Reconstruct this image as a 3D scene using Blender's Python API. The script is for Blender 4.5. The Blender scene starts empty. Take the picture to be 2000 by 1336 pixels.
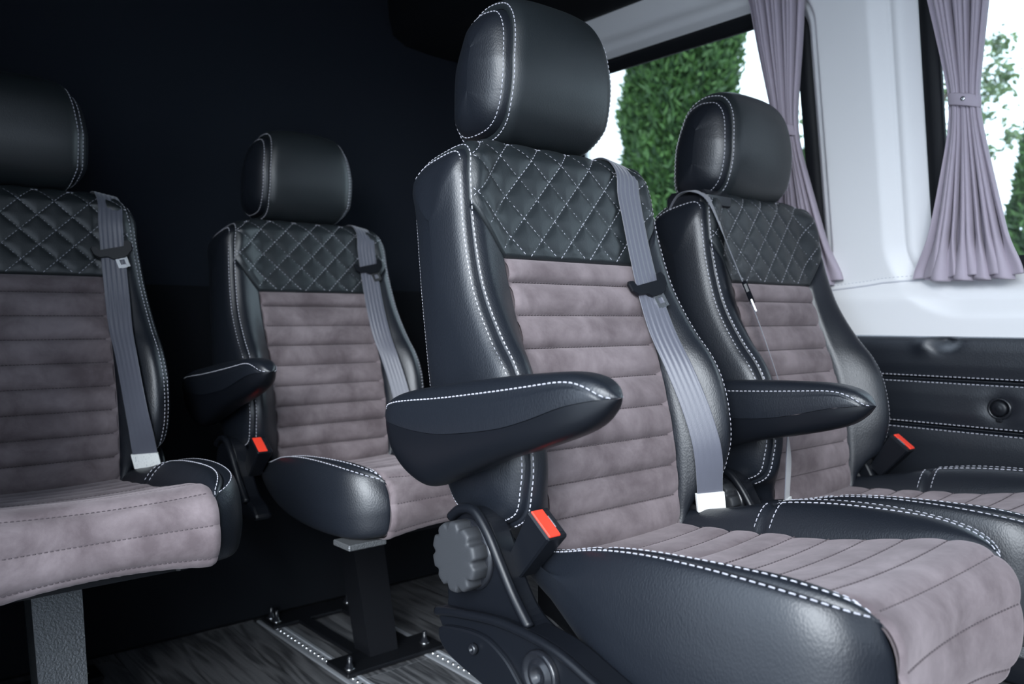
import bpy, math, random
import numpy as np
from mathutils import Vector, Matrix

random.seed(7)
rng = np.random.default_rng(7)
sc = bpy.context.scene
COL = sc.collection

# ------------------------------------------------------------------ camera
EYE = 0.78
YAW = math.radians(40.5)
PITCH = math.radians(1.6)
cam_d = bpy.data.cameras.new('camera')
cam = bpy.data.objects.new('camera', cam_d)
COL.objects.link(cam)
cam.location = (0.0, 0.0, EYE)
cam.rotation_euler = (math.pi / 2 - PITCH, 0.0, -YAW)
cam_d.sensor_width = 36.0
cam_d.lens = 28.85
cam_d.clip_start = 0.02
cam_d.dof.use_dof = True
cam_d.dof.focus_distance = 1.25
cam_d.dof.aperture_fstop = 4.5
sc.camera = cam

# ------------------------------------------------------------------ sky and exposure
world = bpy.data.worlds.new('overcast_sky')
sc.world = world
world.use_nodes = True
wn = world.node_tree.nodes
bg = wn['Background']
bg.inputs['Color'].default_value = (0.70, 0.83, 1.0, 1)
bg.inputs['Strength'].default_value = 2.4
sun_d = bpy.data.lights.new('veiled_sun', 'SUN')
sun_d.energy = 4.5
sun_d.angle = math.radians(40)
sun_d.color = (0.90, 0.95, 1.0)
sun = bpy.data.objects.new('veiled_sun', sun_d)
COL.objects.link(sun)
sun.location = (-4, -4, 3.5)
sun.rotation_euler = Vector((0.72, 0.56, -0.42)).to_track_quat('-Z', 'Y').to_euler()
sc.view_settings.view_transform = 'Standard'
sc.view_settings.look = 'None'
sc.view_settings.gamma = 1.0
sc.view_settings.use_curve_mapping = False
sc.view_settings.exposure = 0.62
sc.cycles.use_denoising = True
sc.cycles.max_bounces = 8
sc.cycles.transparent_max_bounces = 12
sc.cycles.sample_clamp_indirect = 6.0

# ------------------------------------------------------------------ materials
def new_mat(name):
    m = bpy.data.materials.new(name)
    m.use_nodes = True
    nt = m.node_tree
    return m, nt, nt.nodes['Principled BSDF']

def nd(nt, typ, **kw):
    n = nt.nodes.new(typ)
    for k, v in kw.items():
        setattr(n, k, v)
    return n

def plain(name, col, rough=0.5, metal=0.0, spec=0.5, bump=None, sheen=0.0, coat=0.0):
    m, nt, b = new_mat(name)
    b.inputs['Base Color'].default_value = (*col, 1)
    b.inputs['Roughness'].default_value = rough
    b.inputs['Metallic'].default_value = metal
    b.inputs['Specular IOR Level'].default_value = spec
    b.inputs['Sheen Weight'].default_value = sheen
    b.inputs['Coat Weight'].default_value = coat
    if bump:
        kind, scale, strength, dist = bump
        tc = nd(nt, 'ShaderNodeTexCoord')
        t = nd(nt, 'ShaderNodeTexVoronoi' if kind == 'v' else 'ShaderNodeTexNoise')
        t.inputs['Scale'].default_value = scale
        if kind == 'n':
            t.inputs['Detail'].default_value = 4
        bp = nd(nt, 'ShaderNodeBump')
        bp.inputs['Strength'].default_value = strength
        bp.inputs['Distance'].default_value = dist
        nt.links.new(tc.outputs['Object'], t.inputs['Vector'])
        nt.links.new(t.outputs[0], bp.inputs['Height'])
        nt.links.new(bp.outputs[0], b.inputs['Normal'])
    return m

def leather(name, col, rough, scale=430, strength=0.35):
    m, nt, b = new_mat(name)
    b.inputs['Roughness'].default_value = rough
    b.inputs['Specular IOR Level'].default_value = 0.62
    tc = nd(nt, 'ShaderNodeTexCoord')
    v = nd(nt, 'ShaderNodeTexVoronoi'); v.inputs['Scale'].default_value = scale
    n = nd(nt, 'ShaderNodeTexNoise'); n.inputs['Scale'].default_value = 14; n.inputs['Detail'].default_value = 3
    mp = nd(nt, 'ShaderNodeMapping'); mp.inputs['Scale'].default_value = (1, 1, 0.6)
    nt.links.new(tc.outputs['Object'], mp.inputs['Vector'])
    nt.links.new(mp.outputs[0], v.inputs['Vector'])
    nt.links.new(tc.outputs['Object'], n.inputs['Vector'])
    bp = nd(nt, 'ShaderNodeBump'); bp.inputs['Strength'].default_value = strength; bp.inputs['Distance'].default_value = 0.0005
    nt.links.new(v.outputs['Distance'], bp.inputs['Height'])
    bp2 = nd(nt, 'ShaderNodeBump'); bp2.inputs['Strength'].default_value = 0.12; bp2.inputs['Distance'].default_value = 0.003
    nt.links.new(n.outputs[0], bp2.inputs['Height'])
    nt.links.new(bp.outputs[0], bp2.inputs['Normal'])
    nt.links.new(bp2.outputs[0], b.inputs['Normal'])
    b.inputs['Base Color'].default_value = (*col, 1)
    return m

def suede(name):
    m, nt, b = new_mat(name)
    b.inputs['Roughness'].default_value = 0.95
    b.inputs['Specular IOR Level'].default_value = 0.15
    b.inputs['Sheen Weight'].default_value = 0.22
    b.inputs['Sheen Roughness'].default_value = 0.5
    b.inputs['Sheen Tint'].default_value = (0.85, 0.75, 0.78, 1)
    tc = nd(nt, 'ShaderNodeTexCoord')
    oi = nd(nt, 'ShaderNodeObjectInfo')
    add = nd(nt, 'ShaderNodeVectorMath', operation='ADD')
    mul = nd(nt, 'ShaderNodeVectorMath', operation='SCALE'); mul.inputs['Scale'].default_value = 3.0
    nt.links.new(oi.outputs['Location'], mul.inputs[0])
    nt.links.new(tc.outputs['Object'], add.inputs[0]); nt.links.new(mul.outputs[0], add.inputs[1])
    n1 = nd(nt, 'ShaderNodeTexNoise'); n1.inputs['Scale'].default_value = 11; n1.inputs['Detail'].default_value = 7; n1.inputs['Roughness'].default_value = 0.62; n1.inputs['Distortion'].default_value = 0.3
    nt.links.new(add.outputs[0], n1.inputs['Vector'])
    cr_ = nd(nt, 'ShaderNodeValToRGB')
    e = cr_.color_ramp.elements
    e[0].position = 0.36; e[0].color = (0.100, 0.080, 0.086, 1)
    e[1].position = 0.66; e[1].color = (0.205, 0.172, 0.181, 1)
    nt.links.new(n1.outputs[0], cr_.inputs[0])
    nt.links.new(cr_.outputs[0], b.inputs['Base Color'])
    n2 = nd(nt, 'ShaderNodeTexNoise'); n2.inputs['Scale'].default_value = 900; n2.inputs['Detail'].default_value = 2
    nt.links.new(tc.outputs['Object'], n2.inputs['Vector'])
    bp = nd(nt, 'ShaderNodeBump'); bp.inputs['Strength'].default_value = 0.4; bp.inputs['Distance'].default_value = 0.0005
    nt.links.new(n2.outputs[0], bp.inputs['Height'])
    nt.links.new(bp.outputs[0], b.inputs['Normal'])
    return m

def vinyl_plank(name):
    m, nt, b = new_mat(name)
    b.inputs['Roughness'].default_value = 0.42
    tc = nd(nt, 'ShaderNodeTexCoord'); oi = nd(nt, 'ShaderNodeObjectInfo')
    cmb = nd(nt, 'ShaderNodeCombineXYZ')
    mm = nd(nt, 'ShaderNodeMath', operation='MULTIPLY'); mm.inputs[1].default_value = 37.0
    nt.links.new(oi.outputs['Random'], mm.inputs[0])
    nt.links.new(mm.outputs[0], cmb.inputs[0]); nt.links.new(mm.outputs[0], cmb.inputs[2])
    add = nd(nt, 'ShaderNodeVectorMath', operation='ADD')
    nt.links.new(tc.outputs['Object'], add.inputs[0]); nt.links.new(cmb.outputs[0], add.inputs[1])
    mp = nd(nt, 'ShaderNodeMapping'); mp.inputs['Scale'].default_value = (15, 1.3, 1)
    nt.links.new(add.outputs[0], mp.inputs['Vector'])
    w = nd(nt, 'ShaderNodeTexNoise'); w.inputs['Scale'].default_value = 1.0; w.inputs['Detail'].default_value = 2; w.inputs['Distortion'].default_value = 0.4
    nt.links.new(mp.outputs[0], w.inputs['Vector'])
    # growth rings from a stretched distorted field
    sn = nd(nt, 'ShaderNodeMath', operation='MULTIPLY'); sn.inputs[1].default_value = 60.0
    nt.links.new(w.outputs[0], sn.inputs[0])
    s2 = nd(nt, 'ShaderNodeMath', operation='SINE'); nt.links.new(sn.outputs[0], s2.inputs[0])
    ramp = nd(nt, 'ShaderNodeValToRGB')
    e = ramp.color_ramp.elements
    e[0].position = 0.05; e[0].color = (0.020, 0.021, 0.024, 1)
    e[1].position = 0.85; e[1].color = (0.105, 0.107, 0.112, 1)
    ad = nd(nt, 'ShaderNodeMath', operation='MULTIPLY_ADD'); ad.inputs[1].default_value = 0.5; ad.inputs[2].default_value = 0.5
    fine = nd(nt, 'ShaderNodeTexNoise'); fine.inputs['Scale'].default_value = 9.0; fine.inputs['Detail'].default_value = 4
    mp2 = nd(nt, 'ShaderNodeMapping'); mp2.inputs['Scale'].default_value = (40, 1.6, 1)
    nt.links.new(add.outputs[0], mp2.inputs['Vector']); nt.links.new(mp2.outputs[0], fine.inputs['Vector'])
    mixr = nd(nt, 'ShaderNodeMix'); mixr.inputs[0].default_value = 0.45
    fr = nd(nt, 'ShaderNodeMath', operation='MULTIPLY_ADD'); fr.inputs[1].default_value = 5.0; fr.inputs[2].default_value = -2.5
    nt.links.new(fine.outputs[0], fr.inputs[0])
    nt.links.new(s2.outputs[0], mixr.inputs[2]); nt.links.new(fr.outputs[0], mixr.inputs[3])
    nt.links.new(mixr.outputs[0], ad.inputs[0])
    nt.links.new(ad.outputs[0], ramp.inputs[0])
    nt.links.new(ramp.outputs[0], b.inputs['Base Color'])
    bp = nd(nt, 'ShaderNodeBump'); bp.inputs['Strength'].default_value = 0.2; bp.inputs['Distance'].default_value = 0.001
    nt.links.new(ad.outputs[0], bp.inputs['Height']); nt.links.new(bp.outputs[0], b.inputs['Normal'])
    return m

def leafy(name, c0, c1):
    m, nt, b = new_mat(name)
    b.inputs['Roughness'].default_value = 0.7
    g = nd(nt, 'ShaderNodeNewGeometry')
    r = nd(nt, 'ShaderNodeValToRGB')
    r.color_ramp.elements[0].color = (*c0, 1); r.color_ramp.elements[1].color = (*c1, 1)
    nt.links.new(g.outputs['Random Per Island'], r.inputs[0])
    nt.links.new(r.outputs[0], b.inputs['Base Color'])
    tr = nd(nt, 'ShaderNodeBsdfTranslucent')
    nt.links.new(r.outputs[0], tr.inputs[0])
    mx = nd(nt, 'ShaderNodeMixShader'); mx.inputs[0].default_value = 0.25
    out = nt.nodes['Material Output']
    nt.links.new(b.outputs[0], mx.inputs[1]); nt.links.new(tr.outputs[0], mx.inputs[2]); nt.links.new(mx.outputs[0], out.inputs[0])
    return m

def cloth(name, col):
    m, nt, b = new_mat(name)
    b.inputs['Base Color'].default_value = (*col, 1)
    b.inputs['Roughness'].default_value = 0.9
    b.inputs['Sheen Weight'].default_value = 0.2
    tr = nd(nt, 'ShaderNodeBsdfTranslucent'); tr.inputs[0].default_value = (*col, 1)
    mx = nd(nt, 'ShaderNodeMixShader'); mx.inputs[0].default_value = 0.22
    out = nt.nodes['Material Output']
    nt.links.new(b.outputs[0], mx.inputs[1]); nt.links.new(tr.outputs[0], mx.inputs[2]); nt.links.new(mx.outputs[0], out.inputs[0])
    return m

def glass(name):
    m, nt, b = new_mat(name)
    t = nd(nt, 'ShaderNodeBsdfTransparent'); t.inputs[0].default_value = (0.93, 0.97, 0.95, 1)
    g = nd(nt, 'ShaderNodeBsdfGlossy'); g.inputs['Roughness'].default_value = 0.02
    f = nd(nt, 'ShaderNodeFresnel'); f.inputs['IOR'].default_value = 1.45
    mx = nd(nt, 'ShaderNodeMixShader')
    nt.links.new(f.outputs[0], mx.inputs[0]); nt.links.new(t.outputs[0], mx.inputs[1]); nt.links.new(g.outputs[0], mx.inputs[2])
    nt.links.new(mx.outputs[0], nt.nodes['Material Output'].inputs[0])
    return m

def printed_label(name):
    m, nt, b = new_mat(name)
    b.inputs['Roughness'].default_value = 0.6
    tc = nd(nt, 'ShaderNodeTexCoord')
    mp = nd(nt, 'ShaderNodeMapping'); mp.inputs['Scale'].default_value = (900, 900, 160)
    nt.links.new(tc.outputs['Object'], mp.inputs['Vector'])
    n = nd(nt, 'ShaderNodeTexNoise'); n.inputs['Scale'].default_value = 1.0
    nt.links.new(mp.outputs[0], n.inputs['Vector'])
    r = nd(nt, 'ShaderNodeValToRGB')
    r.color_ramp.elements[0].position = 0.30; r.color_ramp.elements[0].color = (0.35, 0.37, 0.40, 1)
    r.color_ramp.elements[1].position = 0.38; r.color_ramp.elements[1].color = (0.86, 0.86, 0.83, 1)
    nt.links.new(n.outputs[0], r.inputs[0]); nt.links.new(r.outputs[0], b.inputs['Base Color'])
    return m

M = {}
M['leather'] = leather('black_leather', (0.0062, 0.0082, 0.0125), 0.41)
M['leather_green_sheen'] = leather('black_leather_green_sheen', (0.0095, 0.0130, 0.0155), 0.46, 480, 0.25)  # same leather with a green-grey reflection put into the colour
M['suede'] = suede('taupe_suede')
M['thread'] = plain('pale_thread', (0.42, 0.42, 0.47), 0.7)
M['thread_dark'] = plain('mauve_thread', (0.07, 0.056, 0.062), 0.8)
M['plastic'] = plain('black_plastic', (0.0045, 0.0055, 0.008), 0.36, spec=0.32, bump=('n', 900, 0.15, 0.0004))
M['plastic_rough'] = plain('grained_plastic', (0.028, 0.030, 0.034), 0.55, bump=('n', 1100, 0.5, 0.0006))
M['plastic_gloss'] = plain('gloss_plastic', (0.010, 0.011, 0.014), 0.22)
M['webbing'] = plain('belt_webbing', (0.080, 0.084, 0.108), 0.42, sheen=0.40, bump=('v', 700, 0.25, 0.0004))
M['label'] = printed_label('white_label')
M['red'] = plain('red_plastic', (0.75, 0.045, 0.022), 0.4)
M['metal'] = plain('bright_metal', (0.62, 0.63, 0.65), 0.25, metal=1.0)
M['paint'] = plain('black_and_shaded_paint', (0.004, 0.0045, 0.006), 0.45, spec=0.25)  # plates and pan, and the shaded legs with their shade in the colour
M['hammered'] = plain('hammered_grey_paint', (0.10, 0.105, 0.11), 0.32, metal=0.35, bump=('n', 260, 0.9, 0.002))
M['alu'] = plain('dull_aluminium', (0.42, 0.44, 0.47), 0.45, metal=0.6, bump=('n', 300, 0.2, 0.0006))
M['plank'] = vinyl_plank('grey_wood_vinyl')
M['underlay'] = plain('dark_underlay', (0.02, 0.02, 0.022), 0.9)
M['carpet'] = plain('dark_carpet', (0.010, 0.0125, 0.018), 0.95, spec=0.1, bump=('n', 700, 0.5, 0.002))
M['carpet_black'] = plain('black_carpet', (0.005, 0.006, 0.008), 0.95, spec=0.1, bump=('n', 700, 0.5, 0.002))
M['white'] = leather('white_leatherette', (0.72, 0.72, 0.73), 0.5, 600, 0.10)
M['white_gap'] = plain('grey_piping', (0.50, 0.51, 0.55), 0.6)
M['seal'] = plain('rubber_seal', (0.004, 0.005, 0.007), 0.6, spec=0.25)
M['glass'] = glass('window_glass')
M['curtain'] = cloth('mauve_curtain', (0.50, 0.44, 0.515))
M['rail'] = plain('grey_curtain_rail', (0.45, 0.46, 0.52), 0.35)
M['thuja'] = leafy('thuja_green', (0.008, 0.030, 0.010), (0.045, 0.110, 0.022))
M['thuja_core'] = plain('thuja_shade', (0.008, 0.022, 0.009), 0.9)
M['leaf'] = leafy('birch_green', (0.05, 0.09, 0.05), (0.12, 0.17, 0.07))
M['bark'] = plain('bark', (0.07, 0.06, 0.05), 0.9)
M['paving'] = plain('grey_paving', (0.46, 0.46, 0.46), 0.9, bump=('n', 40, 0.3, 0.01))

# ------------------------------------------------------------------ mesh helpers
def mk(name, V, F, mat, smooth=True):
    me = bpy.data.meshes.new(name)
    me.from_pydata([tuple(map(float, v)) for v in V], [], [tuple(map(int, f)) for f in F])
    me.materials.append(M[mat] if isinstance(mat, str) else mat)
    if smooth:
        me.polygons.foreach_set('use_smooth', [True] * len(me.polygons))
    me.update()
    return me

def grid_faces(m, n, cu=False, cv=False, base=0):
    F = []
    for i in range(m if cu else m - 1):
        i2 = (i + 1) % m
        for j in range(n if cv else n - 1):
            j2 = (j + 1) % n
            F.append((base + i * n + j, base + i * n + j2, base + i2 * n + j2, base + i2 * n + j))
    return F

def grid(name, P, mat, cu=False, cv=False, flip=False):
    m, n, _ = P.shape
    F = grid_faces(m, n, cu, cv)
    if flip:
        F = [f[::-1] for f in F]
    return mk(name, P.reshape(-1, 3), F, mat)

def mirror(me, name=None):
    V = [(-v.co.x, v.co.y, v.co.z) for v in me.vertices]
    F = [tuple(p.vertices)[::-1] for p in me.polygons]
    return mk(name or me.name, V, F, me.materials[0], me.polygons[0].use_smooth)

class Curve:
    """uniform Catmull-Rom through points, parameter = control index"""
    def __init__(s, pts, closed=False):
        s.p = np.array(pts, float); s.c = closed; s.n = len(pts)
    def __call__(s, k):
        k = np.asarray(k, float)
        if s.c:
            k = np.mod(k, s.n); i = np.floor(k).astype(int)
            idx = lambda o: (i + o) % s.n
        else:
            k = np.clip(k, 0, s.n - 1); i = np.minimum(np.floor(k).astype(int), s.n - 2)
            idx = lambda o: np.clip(i + o, 0, s.n - 1)
        t = (k - i).reshape(k.shape + (1,) * (s.p.ndim - 1))
        a, b, c, d = s.p[idx(-1)], s.p[idx(0)], s.p[idx(1)], s.p[idx(2)]
        return 0.5 * (2 * b + (c - a) * t + (2 * a - 5 * b + 4 * c - d) * t ** 2 + (3 * b - a - 3 * c + d) * t ** 3)

def smooth01(t):
    t = np.clip(t, 0, 1)
    return t * t * (3 - 2 * t)

def unit(v):
    return v / np.maximum(np.linalg.norm(v, axis=-1, keepdims=True), 1e-9)

def tuck(d, r=0.008, depth=0.005):
    return -depth * (1 - np.clip(d / r, 0, 1)) ** 2

class Stitches:
    def __init__(s):
        s.V = []; s.F = []
    def add(s, pts, nrm, L=0.0055, gap=0.0030, w=0.0009, h=0.0008, sink=0.0004):
        pts = np.asarray(pts, float); nrm = np.asarray(nrm, float)
        if len(pts) < 2:
            return
        seg = np.linalg.norm(np.diff(pts, axis=0), axis=1)
        cum = np.concatenate([[0], np.cumsum(seg)])
        tot = cum[-1]
        pos = np.arange(gap, tot - L, L + gap)
        def at(q, arr):
            return np.stack([np.interp(q, cum, arr[:, j]) for j in range(3)], -1)
        for q in pos:
            a, b = at(q, pts), at(q + L, pts)
            n = unit(at(q + L / 2, nrm)); t = unit(b - a); sd = np.cross(t, n)
            o = len(s.V)
            for end, sg in ((a, 1), (b, -1)):
                s.V += [end + sd * w - n * sink, end - sd * w - n * sink,
                        end + t * sg * L * .16 - sd * w * .6 + n * h, end + t * sg * L * .16 + sd * w * .6 + n * h]
            s.F += [(o, o + 1, o + 2, o + 3), (o + 4, o + 7, o + 6, o + 5), (o + 3, o + 2, o + 6, o + 7),
                    (o + 1, o + 5, o + 6, o + 2), (o, o + 3, o + 7, o + 4)]
    def mesh(s, name='stitching', mat='thread'):
        return mk(name, s.V, s.F, mat, False)

def tube_mesh(name, pts, rad, mat, seg=10, cap=True):
    pts = np.asarray(pts, float); n = len(pts)
    rad = np.full(n, rad) if np.isscalar(rad) else np.asarray(rad)
    T = unit(np.gradient(pts, axis=0))
    up = np.array([0, 0, 1.0]) if abs(T[0][2]) < 0.9 else np.array([1.0, 0, 0])
    V = []
    for i in range(n):
        a = unit(np.cross(T[i], up)); b = np.cross(a, T[i])
        for j in range(seg):
            th = 2 * math.pi * j / seg
            V.append(pts[i] + rad[i] * (math.cos(th) * a + math.sin(th) * b))
    F = grid_faces(n, seg, False, True)
    if cap:
        F += [tuple(range(seg))[::-1], tuple((n - 1) * seg + j for j in range(seg))]
    return mk(name, V, F, mat)

def prism_x(name, poly, x0, x1, mat, bev=0.004, smooth=False):
    """polygon in (y,z) extruded along x with bevelled rims"""
    P = np.array(poly, float); c = P.mean(0)
    nxt = np.roll(P, -1, 0); prv = np.roll(P, 1, 0)
    t = unit(nxt - prv); nr = np.stack([t[:, 1], -t[:, 0]], -1)
    if ((P - c) * nr).sum() < 0:
        nr = -nr
    n = len(P); sgn = 1 if x1 > x0 else -1
    rings = [(x0, bev), (x0 + sgn * bev * .3, bev * .3), (x0 + sgn * bev, 0), (x1 - sgn * bev, 0), (x1 - sgn * bev * .3, bev * .3), (x1, bev)]
    V = []
    for x, ins in rings:
        for q, m_ in zip(P, nr):
            p = q - m_ * ins
            V.append((x, p[0], p[1]))
    F = grid_faces(len(rings), n, False, True)
    F += [tuple(range(n)), tuple((len(rings) - 1) * n + j for j in range(n))[::-1]]
    return mk(name, V, F, mat, smooth)

def box_mesh(name, lo, hi, mat, bev=0.003):
    lo = np.array(lo, float); hi = np.array(hi, float)
    bev = min(bev, 0.45 * float((hi - lo).min()))
    pol = [(lo[1], lo[2]), (hi[1], lo[2]), (hi[1], hi[2]), (lo[1], hi[2])]
    V = []; F = []
    # chamfered box: 24 vertices
    c = []
    for sx in (0, 1):
        for sy in (0, 1):
            for sz in (0, 1):
                p = np.array([hi[0] if sx else lo[0], hi[1] if sy else lo[1], hi[2] if sz else lo[2]])
                s_ = np.array([1 if sx else -1, 1 if sy else -1, 1 if sz else -1])
                for ax in range(3):
                    q = p - s_ * bev; q[ax] = p[ax]
                    c.append(q)
    import itertools
    def id_(sx, sy, sz, ax):
        return (sx * 4 + sy * 2 + sz) * 3 + ax
    F = []
    for ax in range(3):
        for sd in (0, 1):
            q = []
            for u, v in ((0, 0), (1, 0), (1, 1), (0, 1)):
                s_ = [0, 0, 0]; s_[ax] = sd; s_[(ax + 1) % 3] = u; s_[(ax + 2) % 3] = v
                q.append(id_(*s_, ax))
            F.append(tuple(q if sd else q[::-1]))
    for ax in range(3):
        b1, b2 = (ax + 1) % 3, (ax + 2) % 3
        for u in (0, 1):
            for v in (0, 1):
                s0 = [0, 0, 0]; s0[b1] = u; s0[b2] = v
                s1 = list(s0); s1[ax] = 1
                q = [id_(*s0, b1), id_(*s1, b1), id_(*s1, b2), id_(*s0, b2)]
                F.append(tuple(q if u != v else q[::-1]))
    for sx in (0, 1):
        for sy in (0, 1):
            for sz in (0, 1):
                q = [id_(sx, sy, sz, a) for a in range(3)]
                F.append(tuple(q if (sx + sy + sz) % 2 else q[::-1]))
    return mk(name, c, F, mat, False)

def lathe_x(name, prof, mat, seg=32, mod=None):
    """profile (x, r) revolved about the local x axis"""
    V = []
    for x, r in prof:
        for j in range(seg):
            th = 2 * math.pi * j / seg
            rr = r * (mod(th, x, r) if mod else 1)
            V.append((x, rr * math.cos(th), rr * math.sin(th)))
    n = len(prof)
    F = grid_faces(n, seg, False, True) + [tuple(range(seg))[::-1], tuple((n - 1) * seg + j for j in range(seg))]
    return mk(name, V, F, mat)

def shift(me, d):
    me.transform(Matrix.Translation(d)); return me

# ------------------------------------------------------------------ object helpers
def part(name, mesh, kids=(), label=None, kind=None, loc=(0, 0, 0), rot=(0, 0, 0)):
    return dict(name=name, mesh=mesh, kids=list(kids), label=label, kind=kind, loc=loc, rot=rot)

def place(p, parent):
    o = bpy.data.objects.new(p['name'], p['mesh'])
    COL.objects.link(o)
    o.parent = parent; o.location = p['loc']; o.rotation_euler = p['rot']
    if p['label']: o['label'] = p['label']
    if p['kind']: o['kind'] = p['kind']
    for k in p['kids']:
        place(k, o)
    return o

def thing(name, label, cat, loc=(0, 0, 0), rotz=0, group=None, mesh=None, kind=None):
    o = bpy.data.objects.new(name, mesh)
    COL.objects.link(o); o.location = loc; o.rotation_euler = (0, 0, rotz)
    if label: o['label'] = label
    if cat: o['category'] = cat
    if group: o['group'] = group
    if kind: o['kind'] = kind
    return o

def struct(name, mesh, label=None, cat=None):
    return thing(name, label, cat, mesh=mesh, kind='structure')

def ray(px, py, dist):
    """world point at a distance along the horizontal view depth through a photo pixel"""
    t = (px - 1000) / 1603.0
    f = np.array([math.sin(YAW), math.cos(YAW)]); r = np.array([math.cos(YAW), -math.sin(YAW)])
    xy = dist * (f + t * r)
    return np.array([xy[0], xy[1], EYE + (623 - py) / 1603.0 * dist])

# ================================================================== THE VAN SHELL
Y_FRONT, Y_REAR = -2.1, 2.26
X_LEFT = -0.04

def wall_x(z):
    return 1.93 - 0.175 * (np.asarray(z, float) - 1.0)

WINS = [(1.06, 2.05, 0.885, 1.548, 0.075), (-0.50, 0.79, 0.885, 1.548, 0.075)]

def rr_dist(y, z, w):
    y0, y1, z0, z1, r = w
    qy = np.abs(y - (y0 + y1) / 2) - ((y1 - y0) / 2 - r)
    qz = np.abs(z - (z0 + z1) / 2) - ((z1 - z0) / 2 - r)
    return np.hypot(np.maximum(qy, 0), np.maximum(qz, 0)) + np.minimum(np.maximum(qy, qz), 0) - r

def trim_x(y, z):
    d1 = rr_dist(y, z, WINS[0]); d2 = rr_dist(y, z, WINS[1])
    dep = 0.028 * smooth01(d1 / 0.028) * smooth01(d2 / 0.05) + 0.022 * smooth01((d1 - 0.03) / 0.02) * smooth01((d2 - 0.055) / 0.05)
    x = wall_x(z) - dep + .0045 * np.exp(-((d1 - .036) / .0035) ** 2) + .003 * np.exp(-((d2 - .060) / .004) ** 2)
    x = x - 0.035 * (np.clip(z - 1.55, 0, 1) / 0.095) ** 2
    x = x - 0.020 * smooth01((0.872 - z) / 0.05)
    return x

def build_right_wall():
    ys = np.concatenate([np.arange(Y_FRONT, .70, .012), np.arange(.70, 1.13, .003), np.arange(1.13, Y_REAR, .012), [Y_REAR]]); zs = np.arange(0.742, 1.6451, 0.007)
    Yg, Zg = np.meshgrid(ys, zs, indexing='ij')
    Xg = trim_x(Yg, Zg)
    d = np.minimum(rr_dist(Yg, Zg, WINS[0]), rr_dist(Yg, Zg, WINS[1]))
    V = np.stack([Xg, Yg, Zg], -1).reshape(-1, 3)
    m, n = Yg.shape
    dd = d.reshape(-1)
    F = [f for f in grid_faces(m, n) if min(dd[list(f)]) > -0.016]
    used = sorted({i for f in F for i in f}); mp = {k: i for i, k in enumerate(used)}
    me = mk('wall_right', V[used], [tuple(mp[i] for i in f) for f in F], 'white')
    wall = struct('wall_right', me, 'white leatherette window surround with rounded pillar between the curtained windows', 'wall')
    # stitched join between pillar cover and lower apron
    yy = np.linspace(0.66, 1.20, 80)
    zz = 0.862 + 0.012 * np.clip((yy - 0.93) / -0.2, 0, 1) - 0.012 * np.clip((yy - 0.9) / 0.12, 0, 1)
    xx = trim_x(yy, zz)
    pts = np.stack([xx - 0.001, yy, zz], -1)
    place(part('seam_piping', tube_mesh('seam_piping', pts, 0.0022, 'white_gap', 8)), wall)
    st = Stitches(); p2 = pts + np.array([-0.0015, 0, 0.011]); p2[:, 0] = trim_x(p2[:, 1], p2[:, 2]) - 0.0003
    st.add(p2, np.tile([-1.0, 0, 0.1], (80, 1)), 0.005, 0.004)
    place(part('stitching', st.mesh('stitching', 'white_gap'), kind='stuff'), wall)
    place(part('backing_panel', box_mesh('backing_panel', (1.968, Y_FRONT, 0), (1.99, Y_REAR, .76), 'carpet_black', .002)), wall)
    # dark padded strips below
    bands = [(0.742, 0.6455), (0.6415, 0.5385), (0.5345, 0.24), (0.24, 0.0)]
    for bi, (zt, zb) in enumerate(bands):
        ys = np.concatenate([np.arange(Y_FRONT, .55, .03), np.arange(.55, .95, .004), np.arange(.95, Y_REAR, .03), [Y_REAR]]); zz = np.sort(np.concatenate([np.linspace(zb, zt, 34), zb + np.array([.001, .002, .003]), zt - np.array([.001, .002, .003])]))
        Yg, Zg = np.meshgrid(ys, zz, indexing='ij')
        e = np.minimum(Zg - zb, zt - Zg)
        Xg = 1.943 - 0.008 * smooth01(e / 0.004) - 0.004 * smooth01(e / 0.035)
        if bi == 0:   # pinched tuft near the top edge
            r = np.hypot((Yg - 0.77) / 1.2, (Zg - 0.732)); Xg = Xg + 0.024 * np.exp(-(r / 0.020) ** 2) - .006 * np.exp(-(np.hypot(Yg - .815, Zg - .722) / .02) ** 2)
        if bi == 1:
            r = np.hypot(Yg - 0.655, Zg - 0.588); Xg = Xg + 0.010 * np.exp(-(r / 0.028) ** 2)
        P = np.stack([Xg, Yg, Zg], -1)
        place(part('padded_strip', grid('padded_strip', P, 'leather'), label='black padded leather strip of the side panel' if bi == 0 else None), wall)
    for z0 in (0.6435, 0.5365):
        ys = np.linspace(Y_FRONT, Y_REAR, 200)
        piping = tube_mesh('seam_welt', np.stack([np.full(200, 1.9385), ys, np.full(200, z0)], -1), 0.002, 'leather', 8)
        st = Stitches()
        for dz in (-0.0072, 0.0072):
            st.add(np.stack([np.full(200, 1.9343), ys, np.full(200, z0 + dz)], -1), np.tile([-1.0, 0, 0], (200, 1)), 0.006, 0.0035)
        place(part('seam_welt', piping, [part('stitching', st.mesh(), kind='stuff')]), wall)
    return wall

def rr_loop(w, off, n=14):
    y0, y1, z0, z1, r = w
    y0 -= off; y1 += off; z0 -= off; z1 += off; r = max(r + off, 0.005)
    out = []
    for cy, cz, a0 in ((y1 - r, z1 - r, 0), (y0 + r, z1 - r, 90), (y0 + r, z0 + r, 180), (y1 - r, z0 + r, 270)):
        for i in range(n + 1):
            a = math.radians(a0 + 90 * i / n)
            out.append((cy + r * math.cos(a), cz + r * math.sin(a)))
    return np.array(out)

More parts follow.
